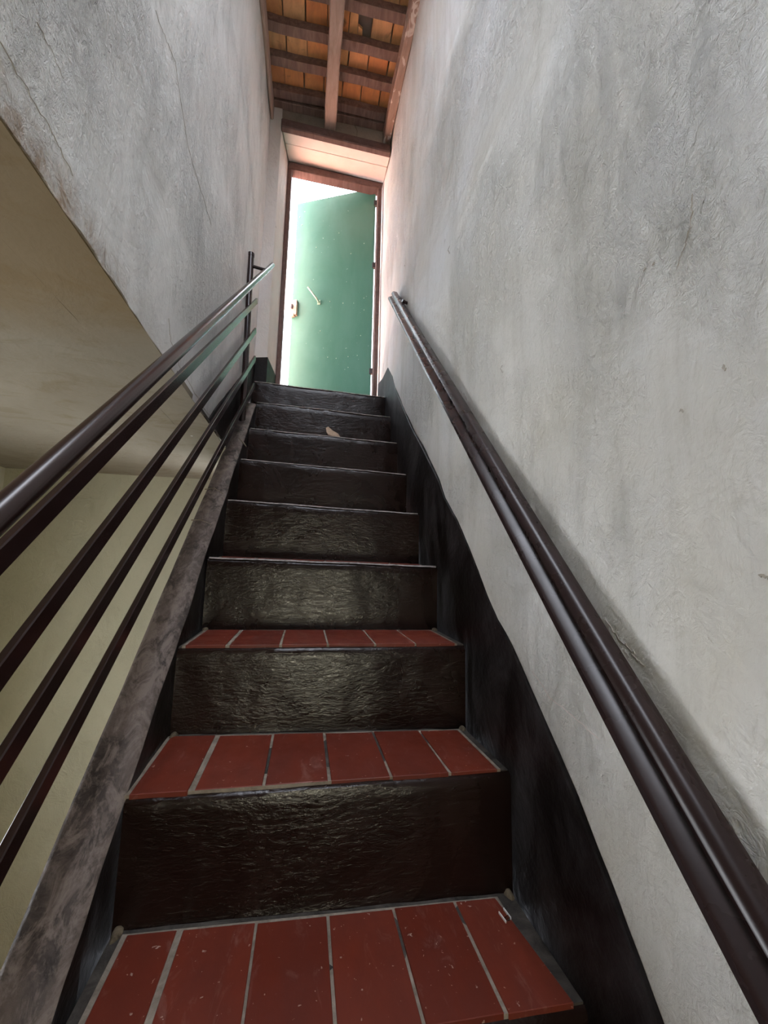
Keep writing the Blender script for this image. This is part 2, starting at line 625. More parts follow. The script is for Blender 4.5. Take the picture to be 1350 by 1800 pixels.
def f_right(u, v):
    Y = REAR + (4.75 - REAR) * u
    z = FLOOR + (5.35 - FLOOR) * v
    return (right_face(Y, z), Y, z)


wall_right = tag(grid_sheet('wall_right', f_right, 110, 110, 'right', (0.25, 0, 0)), 'rough white plaster wall beside the wooden wall handrail', kind='structure')


def f_left(u, v):
    Y = REAR + (YP + 0.3 - REAR) * u
    z = CEIL + (5.35 - CEIL) * v
    if v == 0:
        z += abs(0.010 * fnoise(Y, 0, 3, 5.0))
    return (left_face(Y, z), Y, z)


wall_left = tag(grid_sheet('wall_left', f_left, 120, 90, 'left', (-0.22, 0, 0)), 'streaked white plaster wall above the metal railing', kind='structure')


def f_ceil(u, v):
    X = XW + (XO - 0.21 - XW) * u
    Y = REAR + (YB - REAR) * v
    return (X, Y, CEIL + 0.006 * fnoise(X, Y, 2, 1.5))


ceiling_lower = tag(grid_sheet('ceiling_lower', lambda u, v: f_ceil(u, v), 40, 80, 'ceil', (0, 0, 0.12)), 'stained tan ceiling of the lower room behind the railing', kind='structure')
# the foot of the upper wall carries on as ceiling plaster
soffit = tag(grid_sheet('trim_1', lambda u, v: (XO - 0.225 + 0.222 * u, REAR + (YB - 0.02 - REAR) * v, CEIL - 0.001 + 0.002 * fnoise(u, REAR + 7 * v, 1, 3)), 4, 80, 'ceil', (0, 0, 0.03)), 'tan plaster under the foot of the streaked white wall', kind='structure')

wall_back = tag(grid_sheet('wall_back', lambda u, v: (XW + (XO - XW + 0.13) * u, YB + 0.005 * fnoise(u * 2, v * 2, 5, 1.5), FLOOR + (CEIL - FLOOR + 0.05) * v), 30, 40, 'cream', (0, 0.2, 0)), 'cream painted back wall of the lower room', kind='structure')
def boxes(name, lst, mat):
    vv, ff = [], []
    for (x0, y0, z0), (x1, y1, z1) in lst:
        b0 = len(vv)
        vv += [(x0, y0, z0), (x1, y0, z0), (x1, y1, z0), (x0, y1, z0), (x0, y0, z1), (x1, y0, z1), (x1, y1, z1), (x0, y1, z1)]
        ff += [tuple(b0 + i for i in q) for q in [(0, 3, 2, 1), (4, 5, 6, 7), (0, 1, 5, 4), (1, 2, 6, 5), (2, 3, 7, 6), (3, 0, 4, 7)]]
    return link_mesh(name, vv, ff, mat)


xa_, xb_ = XW - 0.2, XW
wall_far = tag(boxes('wall_far_left', [((xa_, REAR, FLOOR), (xb_, 1.2, CEIL + 0.1)), ((xa_, 2.4, FLOOR), (xb_, YB + 0.2, CEIL + 0.1)),
                                       ((xa_, 1.2, FLOOR), (xb_, 2.4, -1.8)), ((xa_, 1.2, -0.4), (xb_, 2.4, CEIL + 0.1))], 'cream'), 'cream side wall at the far left of the lower room with an opening added for the fill light', kind='structure')  # opening added to let the room fill through
floor = tag(box('floor', (XW - 0.2, REAR - 0.2, FLOOR - 0.15), (1.0, YB + 0.2, FLOOR), 'floor'), 'red floor of the lower room', kind='structure')

# rear wall behind the camera with one small window, coloured dark to weaken riser reflections
RW = []


def rear(lo, hi):
    x0, z0 = lo
    x1, z1 = hi
    RW.append(((x0, REAR - 0.2, z0), (x1, REAR, z1)))


rear((XW, FLOOR), (-0.3, CEIL + 0.1))
rear((-0.3, -0.40), (0.54, CEIL + 0.1))
rear((-0.3, FLOOR), (-0.03, -0.40))
rear((0.37, FLOOR), (0.54, -0.40))
rear((-0.03, FLOOR), (0.37, -1.36))
rear((0.54, FLOOR), (0.70, CEIL + 0.1))
rear((XO - 0.22, CEIL + 0.1), (-0.42, 5.3))
rear((0.54, CEIL + 0.1), (0.70, 5.3))
rear((-0.42, CEIL + 0.1), (0.54, 5.3))
tag(boxes('wall_rear', RW, 'rear'), 'rear wall coloured dark to weaken riser reflections, with a small window', kind='structure')

tag(box('wall_sun_block', (0.98, REAR - 0.4, 4.5), (1.25, 2.6, 10.5), 'white'), 'tall white unseen wall added to block the sun over the open roof', kind='structure')  # added out of view to keep sun off the open stair well

y_lo = (FLOOR + 0.02 - STR_B) / STR_M          # foot of the stringer

# ------------------------------------------------------------------ pier, lintel, wall above the door
pier_v = [(XO - 0.15, YP, LAND - 0.1), (-0.478, YP, LAND - 0.1), (-0.432, YD, LAND - 0.1), (-0.432, YD + 0.14, LAND - 0.1), (XO - 0.15, YD + 0.14, LAND - 0.1)]
top_v = [(x, y, 5.02) for x, y, z in pier_v]
nv_ = len(pier_v)
pier = link_mesh('wall_pier', pier_v + top_v, [tuple(range(nv_))[::-1], tuple(range(nv_, 2 * nv_))] + [(i, (i + 1) % nv_, (i + 1) % nv_ + nv_, i + nv_) for i in range(nv_)], 'white')
tag(pier, 'white plastered pier between the left wall and the doorway', kind='structure')
# dark painted foot of the pier
pf = [(XO + 0.010, YP - 0.012), (-0.470, YP - 0.012), (-0.424, YD - 0.03)]
pz = [onY(447, 629, YP).z, onY(472, 629, YP).z, onY(482, 662, YD).z]
pvv = []
for (x, y), z in zip(pf, pz):
    pvv += [(x, y, LAND - 0.05), (x, y, z), (x - 0.02, y + 0.014, z), (x - 0.02, y + 0.014, LAND - 0.05)]
link_mesh('pier_skirting', pvv, [(0, 4, 5, 1), (4, 8, 9, 5), (1, 5, 6, 2), (5, 9, 10, 6), (2, 6, 7, 3), (6, 10, 11, 7), (0, 1, 2, 3), (8, 11, 10, 9)], 'skirt', pier)

zpb_l, zpb_r = onY(497, 222, 4.05).z, onY(685, 268, 4.05).z          # underside of the wall plate, left and right
zpt_l, zpt_r = zpb_l + 0.115, zpb_r + 0.115
# grey infill wall over the doorway
gw = tag(boxes('wall_above_door', [((-0.60, 4.12, 4.78), (0.80, 4.135, 5.40)), ((-0.60, 4.135, 5.02), (0.80, 4.72, 5.40)), ((-0.60, 4.63, 4.86), (0.80, 4.72, 5.03))], 'grey'), 'grey rendered wall strip above the doorway beam', kind='structure')
crack_px = [(625, 213), (624, 221), (628, 231), (627, 241)]
ribbon('crack', [Vector((onY(x, y, 4.12).x, 4.12, onY(x, y, 4.12).z)) for x, y in crack_px], 0.012, 'crack', gw, (0, -1, 0))

lint = empty('door_lintel', (0.15, 4.3, 4.72))
tag(lint, 'pale limewashed lintel boards above the open green door', 'lintel')


def lintel_board(y0, y1):
    za = lambda Y, side: (zpb_l if side == 0 else zpb_r) + 0.008 + (Y - 4.06) * 0.30
    xl_ = lambda Y: -0.470 + (Y - YP) / (YD - YP) * 0.045
    v = []
    for dz in (0.0, 0.10):
        v.append([(xl_(y0), y0, za(y0, 0) + dz), (wr(y0) - 0.002, y0, za(y0, 1) + dz), (wr(y1) - 0.002, y1, za(y1, 1) + dz), (xl_(y1), y1, za(y1, 0) + dz)])
    hexa('lintel_board', v[0], v[1], 'lintel', lint, 0.004)


lintel_board(4.115, 4.300)
lintel_board(4.306, YD + 0.02)

# ------------------------------------------------------------------ roof over the stair
roof = tag(grid_sheet('ceiling', lambda u, v: (XO - 0.2 + 1.75 * u, ROOF_Y0 + (4.75 - ROOF_Y0) * v, RAF_Z + ROOF_M * (ROOF_Y0 + (4.75 - ROOF_Y0) * v) + 0.345), 4, 10, 'roof_top', (0, 0, 0.06)), 'sloping roof of clay tiles on battens and rafters', kind='structure')


def rafter(x0, x1, y0, y1, mat, dep=0.19, jit=0.0):
    n = 14
    prof, verts, faces = [], [], []
    for i in range(n + 1):
        Y = y0 + (y1 - y0) * i / n
        z = RAF_Z + ROOF_M * Y
        j = jit * fnoise(Y, x0, 2, 2.0)
        a, b = x0 + j, x1 + jit * fnoise(Y, x1, 5, 2.0)
        c = 0.010
        verts += [(a, Y, z + dep), (a, Y, z + c), (a + c, Y, z), (b - c, Y, z), (b, Y, z + c), (b, Y, z + dep)]
    for i in range(n):
        for k in range(6):
            p, q = i * 6 + k, i * 6 + (k + 1) % 6
            faces.append((p, q, q + 6, p + 6))
    faces += [(5, 4, 3, 2, 1, 0), tuple(n * 6 + k for k in range(6))]
    return link_mesh('rafter', verts, faces, mat, roof)


rafter(-0.012, 0.112, ROOF_Y0 + 0.05, 4.118, 'beam', jit=0.010)
r2 = rafter(0.660, 0.745, ROOF_Y0 + 0.05, 4.118, 'beam_splash', jit=0.008)
r2['label'] = 'rafter along the right wall splashed with white paint'
rafter(-0.600, -0.566, ROOF_Y0 + 0.05, 4.118, 'beam', jit=0.006)

BAT_Y = [2.997 + 0.31 * k for k in range(-9, 0)] + [2.997, 3.303, 3.600, 3.925]
BAT_Z = RAF_Z + 0.192


def batten(y, w=0.082, hgt=0.085):
    n = 10
    verts, faces = [], []
    for i in range(n + 1):
        X = -0.60 + 1.36 * i / n
        dy = 0.010 * fnoise(X, y, 3, 1.6) + 0.006 * fnoise(X, y, 8, 5)
        z = BAT_Z + ROOF_M * y + 0.004 * fnoise(X, y, 1, 4)
        verts += [(X, y + dy, z), (X, y + w + dy, z), (X, y + w + dy, z + hgt), (X, y + dy, z + hgt)]
    for i in range(n):
        for k in range(4):
            p, q = i * 4 + k, i * 4 + (k + 1) % 4
            faces.append((p, q, q + 4, p + 4))
    faces += [(3, 2, 1, 0), tuple(n * 4 + k for k in range(4))]
    return link_mesh('batten', verts, faces, 'batten', roof)


BAT_Y = [y for y in BAT_Y if y > ROOF_Y0 + 0.1]
for y in BAT_Y:
    batten(y)
# ridge-side board resting on the wall under the last battens
box('wall_board', (-0.60, 4.03, BAT_Z + ROOF_M * 4.0 - 0.015), (0.74, 4.118, BAT_Z + ROOF_M * 4.0 + 0.06), 'batten', roof, 0.006)

TILE_Z = BAT_Z + 0.088
jx = onSlope(537, 20, ROOF_M, TILE_Z).x
TW = 0.203
for r_i in range(len(BAT_Y) - 1):
    ya, yb = BAT_Y[r_i] + 0.041, BAT_Y[r_i + 1] + 0.041
    if yb < 2.2:
        continue
    shift = rnd.uniform(-0.02, 0.02)
    k0 = math.floor((-0.62 - jx) / TW)
    for k in range(k0, k0 + 8):
        x0 = jx + shift + k * TW
        x1 = x0 + TW
        if x1 < -0.60 or x0 > 0.76:
            continue
        x0, x1 = max(x0, -0.62), min(x1, 0.78)
        g0, g1 = rnd.uniform(0.002, 0.008), rnd.uniform(0.002, 0.008)
        dz = rnd.uniform(0.0, 0.008)
        za = TILE_Z + ROOF_M * (ya) + dz
        zb = TILE_Z + ROOF_M * (yb) + dz + rnd.uniform(-0.003, 0.003)
        c = 0.5 * (x0 + x1)
        if r_i == len(BAT_Y) - 4 and 0.12 < c < 0.32 and yb > 3:      # broken tile, the covering above shows
            for (a, b, y0_, y1_) in ((x0 + g0, x0 + 0.075, ya, yb), (x0 + 0.085, x0 + 0.125, yb - 0.12, yb)):
                hexa('roof_tile', [(a, y0_, za), (b, y0_ + 0.02, za), (b + 0.008, y1_, zb), (a, y1_, zb)],
                     [(a, y0_, za + 0.03), (b, y0_ + 0.02, za + 0.03), (b + 0.008, y1_, zb + 0.03), (a, y1_, zb + 0.03)], 'roof_tile', roof)
            continue
        hexa('roof_tile', [(x0 + g0, ya + 0.002, za), (x1 - g1, ya + 0.002, za), (x1 - g1, yb - 0.002, zb), (x0 + g0, yb - 0.002, zb)],
             [(x0 + g0, ya + 0.002, za + 0.035), (x1 - g1, ya + 0.002, za + 0.035), (x1 - g1, yb - 0.002, zb + 0.035), (x0 + g0, yb - 0.002, zb + 0.035)], 'roof_tile', roof, 0.003)
# last course over the wall
for k in range(-4, 5):
    x0 = jx + k * TW
    if x0 + TW < -0.6 or x0 > 0.75:
        continue
    y0_, y1_ = BAT_Y[-1] + 0.041, 4.6
    hexa('roof_tile', [(x0 + 0.003, y0_, TILE_Z + ROOF_M * y0_), (x0 + TW - 0.003, y0_, TILE_Z + ROOF_M * y0_), (x0 + TW - 0.003, y1_, TILE_Z + ROOF_M * y1_), (x0 + 0.003, y1_, TILE_Z + ROOF_M * y1_)],
         [(x0 + 0.003, y0_, TILE_Z + ROOF_M * y0_ + 0.035), (x0 + TW - 0.003, y0_, TILE_Z + ROOF_M * y0_ + 0.035), (x0 + TW - 0.003, y1_, TILE_Z + ROOF_M * y1_ + 0.035), (x0 + 0.003, y1_, TILE_Z + ROOF_M * y1_ + 0.035)], 'roof_tile', roof)

# wall plate (dark beam carrying the rafters)
plate = hexa('wall_plate_beam', [(-0.478, 4.045, zpb_l), (wr(4.05) - 0.002, 4.045, zpb_r), (wr(4.1) - 0.002, 4.119, zpb_r), (-0.478, 4.119, zpb_l)],
             [(-0.478, 4.055, zpt_l), (wr(4.05) - 0.002, 4.055, zpt_r), (wr(4.1) - 0.002, 4.119, zpt_r), (-0.478, 4.119, zpt_l)], 'frame', None, 0.010)
tag(plate, 'dark brown wooden beam across the top of the doorway under the rafters', 'beam')

# ------------------------------------------------------------------ door frame and door leaf
fr = empty('door_1', (0.15, YD, LAND))
tag(fr, 'brown wooden door frame at the top of the stairs', kind='structure')
fx0, fx1 = -0.428, 0.742
ft_l, ft_r = onY(507, 283, YD).z, onY(671, 322, YD).z
fz_l, fz_r = onY(514, 297, YD).z, onY(664, 331, YD).z
hexa('frame_head', [(fx0, YD, fz_l), (fx1, YD, fz_r), (fx1, YD + 0.12, fz_r), (fx0, YD + 0.12, fz_l)], [(fx0, YD, ft_l), (fx1, YD, ft_r), (fx1, YD + 0.12, ft_r), (fx0, YD + 0.12, ft_l)], 'frame', fr, 0.006)
box('jamb', (fx0, YD, LAND), (fx0 + 0.048, YD + 0.12, fz_l), 'frame', fr, 0.005)
box('jamb', (fx1 - 0.052, YD, LAND), (fx1, YD + 0.12, fz_r), 'frame', fr, 0.005)

hx, hy = 0.682, YD + 0.085                       # hinge line
ex, ey = -0.322, 5.07                            # free edge
ang = math.atan2(ey - hy, ex - hx)
LEAF = math.hypot(ex - hx, ey - hy)
dl = Vector((math.cos(ang), math.sin(ang), 0))   # along the leaf
dn = Vector((-math.sin(ang), math.cos(ang), 0))
if dn.y > 0:
    dn = -dn                                     # towards the stairs
leaf = empty('door_2', (hx, hy, LAND))
tag(leaf, 'green painted metal door leaf standing half open', kind='structure')
H0 = Vector((hx, hy, 0))
za_, zb_ = LAND + 0.03, onY(523, 358, ey).z
zh_ = onY(664, 330, hy).z


def leaf_pt(a, d_, z):
    p = H0 + dl * a + dn * d_
    return (p.x, p.y, z)


hexa('leaf_panel', [leaf_pt(0.012, 0.0, za_), leaf_pt(LEAF, 0.0, za_), leaf_pt(LEAF, -0.05, za_), leaf_pt(0.012, -0.05, za_)],
     [leaf_pt(0.012, 0.0, zh_), leaf_pt(LEAF, 0.0, zb_), leaf_pt(LEAF, -0.05, zb_), leaf_pt(0.012, -0.05, zh_)], 'door', leaf, 0.004)


def leaf_hit(x, y):                              # pixel -> (a, z) on the leaf
    r = ray(x, y)
    t = H0.dot(dn) / r.dot(dn)
    p = r * t
    return (p - H0).dot(dl), p.z


def leaf_box(name, a0, a1, z0, z1, d0, d1, mat, parent=leaf, bevel=0.003):
    return hexa(name, [leaf_pt(a0, d1, z0), leaf_pt(a1, d1, z0), leaf_pt(a1, d0, z0), leaf_pt(a0, d0, z0)],
                [leaf_pt(a0, d1, z1), leaf_pt(a1, d1, z1), leaf_pt(a1, d0, z1), leaf_pt(a0, d0, z1)], mat, parent, bevel)


la0, lz1 = leaf_hit(509, 532)
la1, lz0 = leaf_hit(523, 556)
latch = leaf_box('latch_box', la1, min(la0, LEAF), lz0, lz1, 0.0, 0.045, 'latch')
am, zm = 0.5 * (la0 + la1), 0.5 * (lz0 + lz1)
leaf_box('latch_knob', am - 0.012, am + 0.012, zm - 0.02, zm + 0.035, 0.045, 0.065, 'hinge', latch)
leaf_box('latch_plate', am - 0.030, am + 0.030, lz0 - 0.012, lz0 + 0.020, 0.0, 0.052, 'latch', latch)
ha, hz = leaf_hit(561, 532)
hb, hzb = leaf_hit(545, 511)
p0 = Vector(leaf_pt(ha, 0.0, hz))
p1 = Vector(leaf_pt(ha, 0.06, hz))
p2 = Vector(leaf_pt(hb, 0.07, hzb))
sweep('pull_handle', [p0, p0.lerp(p1, 0.7), p1.lerp(p2, 0.12), p1.lerp(p2, 0.6), p2], circle(0.012, 10), 'handle', leaf)
leaf_box('handle_rose', ha - 0.022, ha + 0.022, hz - 0.03, hz + 0.03, 0.0, 0.010, 'handle')
for y_px in (357, 466, 652):
    a_, z_ = leaf_hit(662, y_px)
    leaf_box('hinge', -0.028, 0.028, z_ - 0.035, z_ + 0.035, -0.03, 0.014, 'hinge', leaf, 0.004)
# small rivets that hold the sheet to its braces
dome = None
for (x, y) in [(580, 530), (603, 533), (622, 533), (640, 524), (576, 628), (591, 630), (612, 627), (628, 625), (612, 646), (563, 582), (634, 590), (527, 382), (531, 396), (605, 337),
               (640, 428), (617, 446), (596, 410), (655, 560), (640, 545), (556, 435)]:
    a_, z_ = leaf_hit(x, y)
    if dome is None:
        bm = bmesh.new()
        bmesh.ops.create_icosphere(bm, subdivisions=1, radius=0.008 * S)
        dome = bpy.data.meshes.new('rivet')
        bm.to_mesh(dome)
        bm.free()
        dome.materials.append(MAT['handle'])
    o = bpy.data.objects.new('rivet', dome)
    COL.objects.link(o)
    o.location = W(leaf_pt(a_, 0.001, z_))
    attach(o, leaf)

# terrace outside
tag(box('floor_terrace', (-9, YD + 0.13, LAND - 0.2), (9, 16, LAND - 0.02), 'terrace'), 'sunlit terracotta terrace beyond the door', kind='structure')
# outside face of the house next to the door
tag(box('wall_outside', (-5.0, YD - 0.10, LAND - 0.02), (XO - 0.16, YD + 0.13, 5.0), 'white'), 'white outer wall beside the doorway', kind='structure')
tag(box('wall_outside_return', (1.02, YD - 0.10, LAND - 0.02), (5.0, YD + 0.13, 5.0), 'white'), 'white outer wall beyond the hinges of the door', kind='structure')

# ------------------------------------------------------------------ staircase
YS = {1: 0.9837, 2: 1.3509, 3: 1.7575, 4: 2.1664, 5: 2.5674, 6: 2.9522, 7: 3.3182, 8: 3.6610, 9: 4.0039}
NOS = {1: (None, (1034, 1773)), 2: ((217, 1408), (897, 1358)), 3: ((308, 1140), (817, 1135)), 4: ((365, 980), (767, 996)), 5: ((398, 878), (735, 904)),
       6: ((424, 807), (714, 834)), 7: ((447, 753), (701, 779)), 8: ((455, 707), (690, 733)), 9: ((446, 670), (679, 698))}
BACK = {1: ((195, 1640), (898, 1570)), 2: ((295, 1294), (815, 1282)), 3: ((347, 1109), (767, 1109))}
ZS = {1: -1.0}
KLOW = -7
for k in range(0, KLOW - 1, -1):
    ZS[k] = -1.0 + 0.349 * (k - 1)
    YS[k] = 0.9837 + 0.388 * (k - 1)
SL, SR = {}, {}          # nosing left / right (Y, Z)
BL, BR = {}, {}          # back of tread left / right (Y, Z)
for k in range(KLOW, 10):
    Y = YS[k]
    if k >= 2:
        SL[k] = (Y, onY(*NOS[k][0], Y).z)
        SR[k] = (Y, onY(*NOS[k][1], Y).z)
    elif k == 1:
        zr = onY(*NOS[1][1], Y).z
        SR[k] = (Y, zr)
        SL[k] = (Y, zr + 0.018)
    else:
        SL[k] = SR[k] = (Y, ZS[k])
for k in range(KLOW, 9):
    Y = YS[k + 1]
    if k in BACK:
        BL[k] = (Y, onY(*BACK[k][0], Y).z)
        BR[k] = (Y, onY(*BACK[k][1], Y).z)
    else:
        BL[k] = (Y, SL[k][1])
        BR[k] = (Y, SR[k][1])
BL[9] = (YD + 0.14, SL[9][1] + 0.01)
BR[9] = (YD + 0.14, SR[9][1] + 0.01)
BL[KLOW - 1] = BR[KLOW - 1] = (YS[KLOW], FLOOR)

stair = empty('staircase', (0.1, YS[KLOW], FLOOR))
tag(stair, 'dark brown glossy staircase with red clay tile treads', 'staircase')


def lerp(a, b, t):
    return a + (b - a) * t


def make_step(k):
    nx = 56
    nz = 12
    verts, faces = [], []
    rows = nz + 1 + 3 + 3
    for i in range(nx + 1):
        u = i / nx
        Yb, Zb = lerp(BL[k - 1][0], BR[k - 1][0], u), lerp(BL[k - 1][1], BR[k - 1][1], u)
        Yn, Zn = lerp(SL[k][0], SR[k][0], u), lerp(SL[k][1], SR[k][1], u)
        Yk, Zk = lerp(BL[k][0], BR[k][0], u), lerp(BL[k][1], BR[k][1], u)
        x0 = XO + 0.013 if k == 9 else xl(Yn) + 0.002
        x1 = xr(Yn) - 0.002
        X = lerp(x0, x1, u)
        dzn = -0.002 + (0.006 if k > 3 else 0.002) * fnoise(X, k * 3.1, 2, 3.0) + 0.002 * fnoise(X, k * 7.7, 2, 11)
        yo = 0.005 * fnoise(X, k * 2.3, 5, 1.5)
        edge = 1.0 if 0 < i < nx else 0.0
        for j in range(nz + 1):
            t = j / nz
            z = lerp(Zb - 0.03, Zn - 0.018, t)
            y = lerp(Yb, Yn, t) + yo + edge * (0.003 * fnoise(X, z, k, 3.5) + 0.0012 * fnoise(X, z, k + 9, 12))
            # mortar fillet at the foot of the riser
            y -= 0.016 * max(0.0, 1 - t * 7) ** 2
            verts.append((X, y, z + dzn * t))
        verts.append((X, Yn + yo + 0.004, Zn - 0.006 + dzn))
        verts.append((X, Yn + yo + 0.014, Zn + dzn * 0.7))
        verts.append((X, Yn + yo + 0.05, Zn + dzn * 0.2))
        verts.append((X, lerp(Yn, Yk, 0.5), lerp(Zn, Zk, 0.5)))
        verts.append((X, Yk + 0.015, Zk))
        verts.append((X, Yk + 0.015, Zb - 0.10))
    for i in range(nx):
        for j in range(rows - 1):
            a = i * rows + j
            faces.append((a, a + rows, a + rows + 1, a + 1))
    faces.append(tuple(range(rows)))
    faces.append(tuple(range(nx * rows, (nx + 1) * rows))[::-1])
    for i in range(nx):
        a = i * rows
        faces.append((a, a + rows - 1, a + 2 * rows - 1, a + rows))
    o = link_mesh('step', verts, faces, 'dark', stair, smooth=True)
    return o


def tread_pt(k, X, t, dz):
    """X absolute, t from nosing (0) to back (1)"""
    Yn = SL[k][0]
    u = (X - xl(Yn)) / (xr(Yn) - xl(Yn))
    Y = lerp(lerp(SL[k][0], SR[k][0], u), lerp(BL[k][0], BR[k][0], u), t)
    Z = lerp(lerp(SL[k][1], SR[k][1], u), lerp(BL[k][1], BR[k][1], u), t)
    return (X, Y, Z + dz)


JOINTS = {1: [-0.424, -0.287, -0.089, 0.109, 0.300, 0.491, 0.628],
          2: [], 3: []}
for k, pts in ((2, [(290, 1317), (361, 1345), (471, 1345), (575, 1340), (674, 1334), (767, 1328), (848, 1325)]),
               (3, [(340, 1128), (411, 1127), (496, 1127), (573.5, 1126), (652, 1126), (721, 1127), (790, 1127)])):
    zc = 0.25 * (SL[k][1] + SR[k][1] + BL[k][1] + BR[k][1])
    JOINTS[k] = [onZ(x, y, zc).x for x, y in pts]


def make_tread(k, step):
    # mortar bed across the whole tread, then grout, then six clay tiles
    Yn = SL[k][0]
    a, b = xl(Yn) + 0.004, xr(Yn) - 0.004
    nn = 26
    verts, faces = [], []
    for i in range(nn + 1):
        X = lerp(a, b, i / nn)
        d0 = 0.003 * fnoise(X, k, 1, 9)
        verts += [tread_pt(k, X, 0.035, 0.0035), tread_pt(k, X, 0.5, 0.0045 + d0), tread_pt(k, X, 1.0, 0.006 + d0), tread_pt(k, X, 1.0, -0.02), tread_pt(k, X, 0.035, -0.02)]
    for i in range(nn):
        for j in range(5):
            p, q = i * 5 + j, i * 5 + (j + 1) % 5
            faces.append((p, q, q + 5, p + 5))
    faces += [(0, 1, 2, 3, 4), tuple(nn * 5 + j for j in (4, 3, 2, 1, 0))]
    bed = link_mesh('mortar_bed', verts, faces, 'mortar', step, smooth=True)
    js = JOINTS.get(k) or [-0.424 + 0.175 * i for i in range(7)]
    gt = 0.03 if k < 4 else 0.13
    tb = 0.93 if k in (1, 2, 3) else 0.95
    verts = [tread_pt(k, js[0] - 0.008, gt, 0.0075), tread_pt(k, js[-1] + 0.006, gt, 0.0075), tread_pt(k, js[-1] + 0.006, tb + 0.018, 0.0075), tread_pt(k, js[0] - 0.008, tb + 0.018, 0.0075)]
    low = [tread_pt(k, js[0] - 0.008, gt, -0.015), tread_pt(k, js[-1] + 0.006, gt, -0.015), tread_pt(k, js[-1] + 0.006, tb + 0.018, -0.015), tread_pt(k, js[0] - 0.008, tb + 0.018, -0.015)]
    hexa('grout', low, verts, 'grout', step)
    for i in range(6):
        g0 = 0.009 if i == 1 else 0.0045
        x0, x1 = js[i] + g0 * rnd.uniform(0.7, 1.2), js[i + 1] - (0.009 if i == 0 else 0.0045) * rnd.uniform(0.7, 1.2)
        t0, t1 = (0.022 if k < 4 else 0.12) + rnd.uniform(0, 0.01), tb + rnd.uniform(-0.01, 0.005)
        h_ = 0.0095 + rnd.uniform(-0.0012, 0.0012)
        xf = x1 + (0.036 if (i == 5 and k == 1) else 0.0)
        top = [tread_pt(k, x0, t0, h_), tread_pt(k, xf, t0, h_), tread_pt(k, x1, t1, h_), tread_pt(k, x0, t1, h_)]
        bot = [(p[0], p[1], p[2] - 0.02) for p in top]
        hexa('tread_tile', bot, top, 'tile', step, 0.0015)


STEP = {}
for k in range(KLOW, 10):
    STEP[k] = make_step(k)
    if k < 9:
        make_tread(k, STEP[k])
    # worn paint along the nosing
    if k >= 4:
        pts = []
        Yn = SL[k][0]
        n = 40
        for i in range(n + 1):
            u = i / n
            X = lerp((XO + 0.03) if k == 9 else xl(Yn) + 0.01, xr(Yn) - 0.01, u)
            z = lerp(SL[k][1], SR[k][1], u) + 0.004 * fnoise(X, k * 3.1, 2, 3.0)
            y = Yn + 0.005 * fnoise(X, k * 2.3, 5, 1.5) + 0.001
            w = 0.0035 + 0.0035 * max(0, fnoise(X, k, 7, 6))
            pts.append((X, y, z, w if k < 9 else w * 1.6))
        verts, faces = [], []
        for X, y, z, w in pts:
            verts += [(X, y - 0.002, z - w), (X, y + 0.006, z + 0.004), (X, y + 0.02, z + 0.004), (X, y + 0.02, z - w)]
        for i in range(n):
            for j in range(4):
                p, q = i * 4 + j, i * 4 + (j + 1) % 4
                faces.append((p, q, q + 4, p + 4))
        faces += [(0, 1, 2, 3), tuple(n * 4 + j for j in (3, 2, 1, 0))]
        link_mesh('worn_edge', verts, faces, 'edge', STEP[k], smooth=True)

def lump(c, rx, ry, rz, parent):
    nu, nv = 10, 4
    verts, faces = [], []
    for j in range(nv):
        f_ = j / nv
        for i in range(nu):
            a = 2 * math.pi * i / nu
            q = math.cos(f_ * math.pi / 2) * (1 + 0.35 * fnoise(math.cos(a) + c[0] * 9, math.sin(a) + c[1] * 9, f_, 1.7))
            verts.append((c[0] + rx * q * math.cos(a), c[1] + ry * q * math.sin(a), c[2] + rz * math.sin(f_ * math.pi / 2)))
    verts.append((c[0], c[1], c[2] + rz))
    for j in range(nv - 1):
        for i in range(nu):
            p, q = j * nu + i, j * nu + (i + 1) % nu
            faces.append((p, q, q + nu, p + nu))
    for i in range(nu):
        faces.append(((nv - 1) * nu + i, (nv - 1) * nu + (i + 1) % nu, nv * nu))
    faces.append(tuple(range(nu))[::-1])
    link_mesh('mortar_lump', verts, faces, 'tan_mortar', parent, smooth=True)


for k in (1, 2, 3):
    for X, sx in ((xl(YS[k + 1]) + 0.020, 0.014), (xr(YS[k + 1]) - 0.020, 0.014)):
        p = tread_pt(k, X, 0.97, 0.002)
        lump(p, sx, 0.032, 0.016, STEP[k])

# bare chip on the riser below the landing
chip_px = [(573, 752), (577, 750), (585, 757), (594, 762), (599, 769), (592, 768), (585, 766), (577, 764), (574, 759)]
cp = [onY(x, y, YS[8] - 0.022) for x, y in chip_px]
cv = [tuple(p) for p in cp] + [(p.x, p.y + 0.03, p.z) for p in cp]
n = len(cp)
link_mesh('bare_patch', cv, [tuple(range(n)), tuple(range(n, 2 * n))[::-1]] + [(i, (i + 1) % n, (i + 1) % n + n, i + n) for i in range(n)], 'chip', STEP[8])

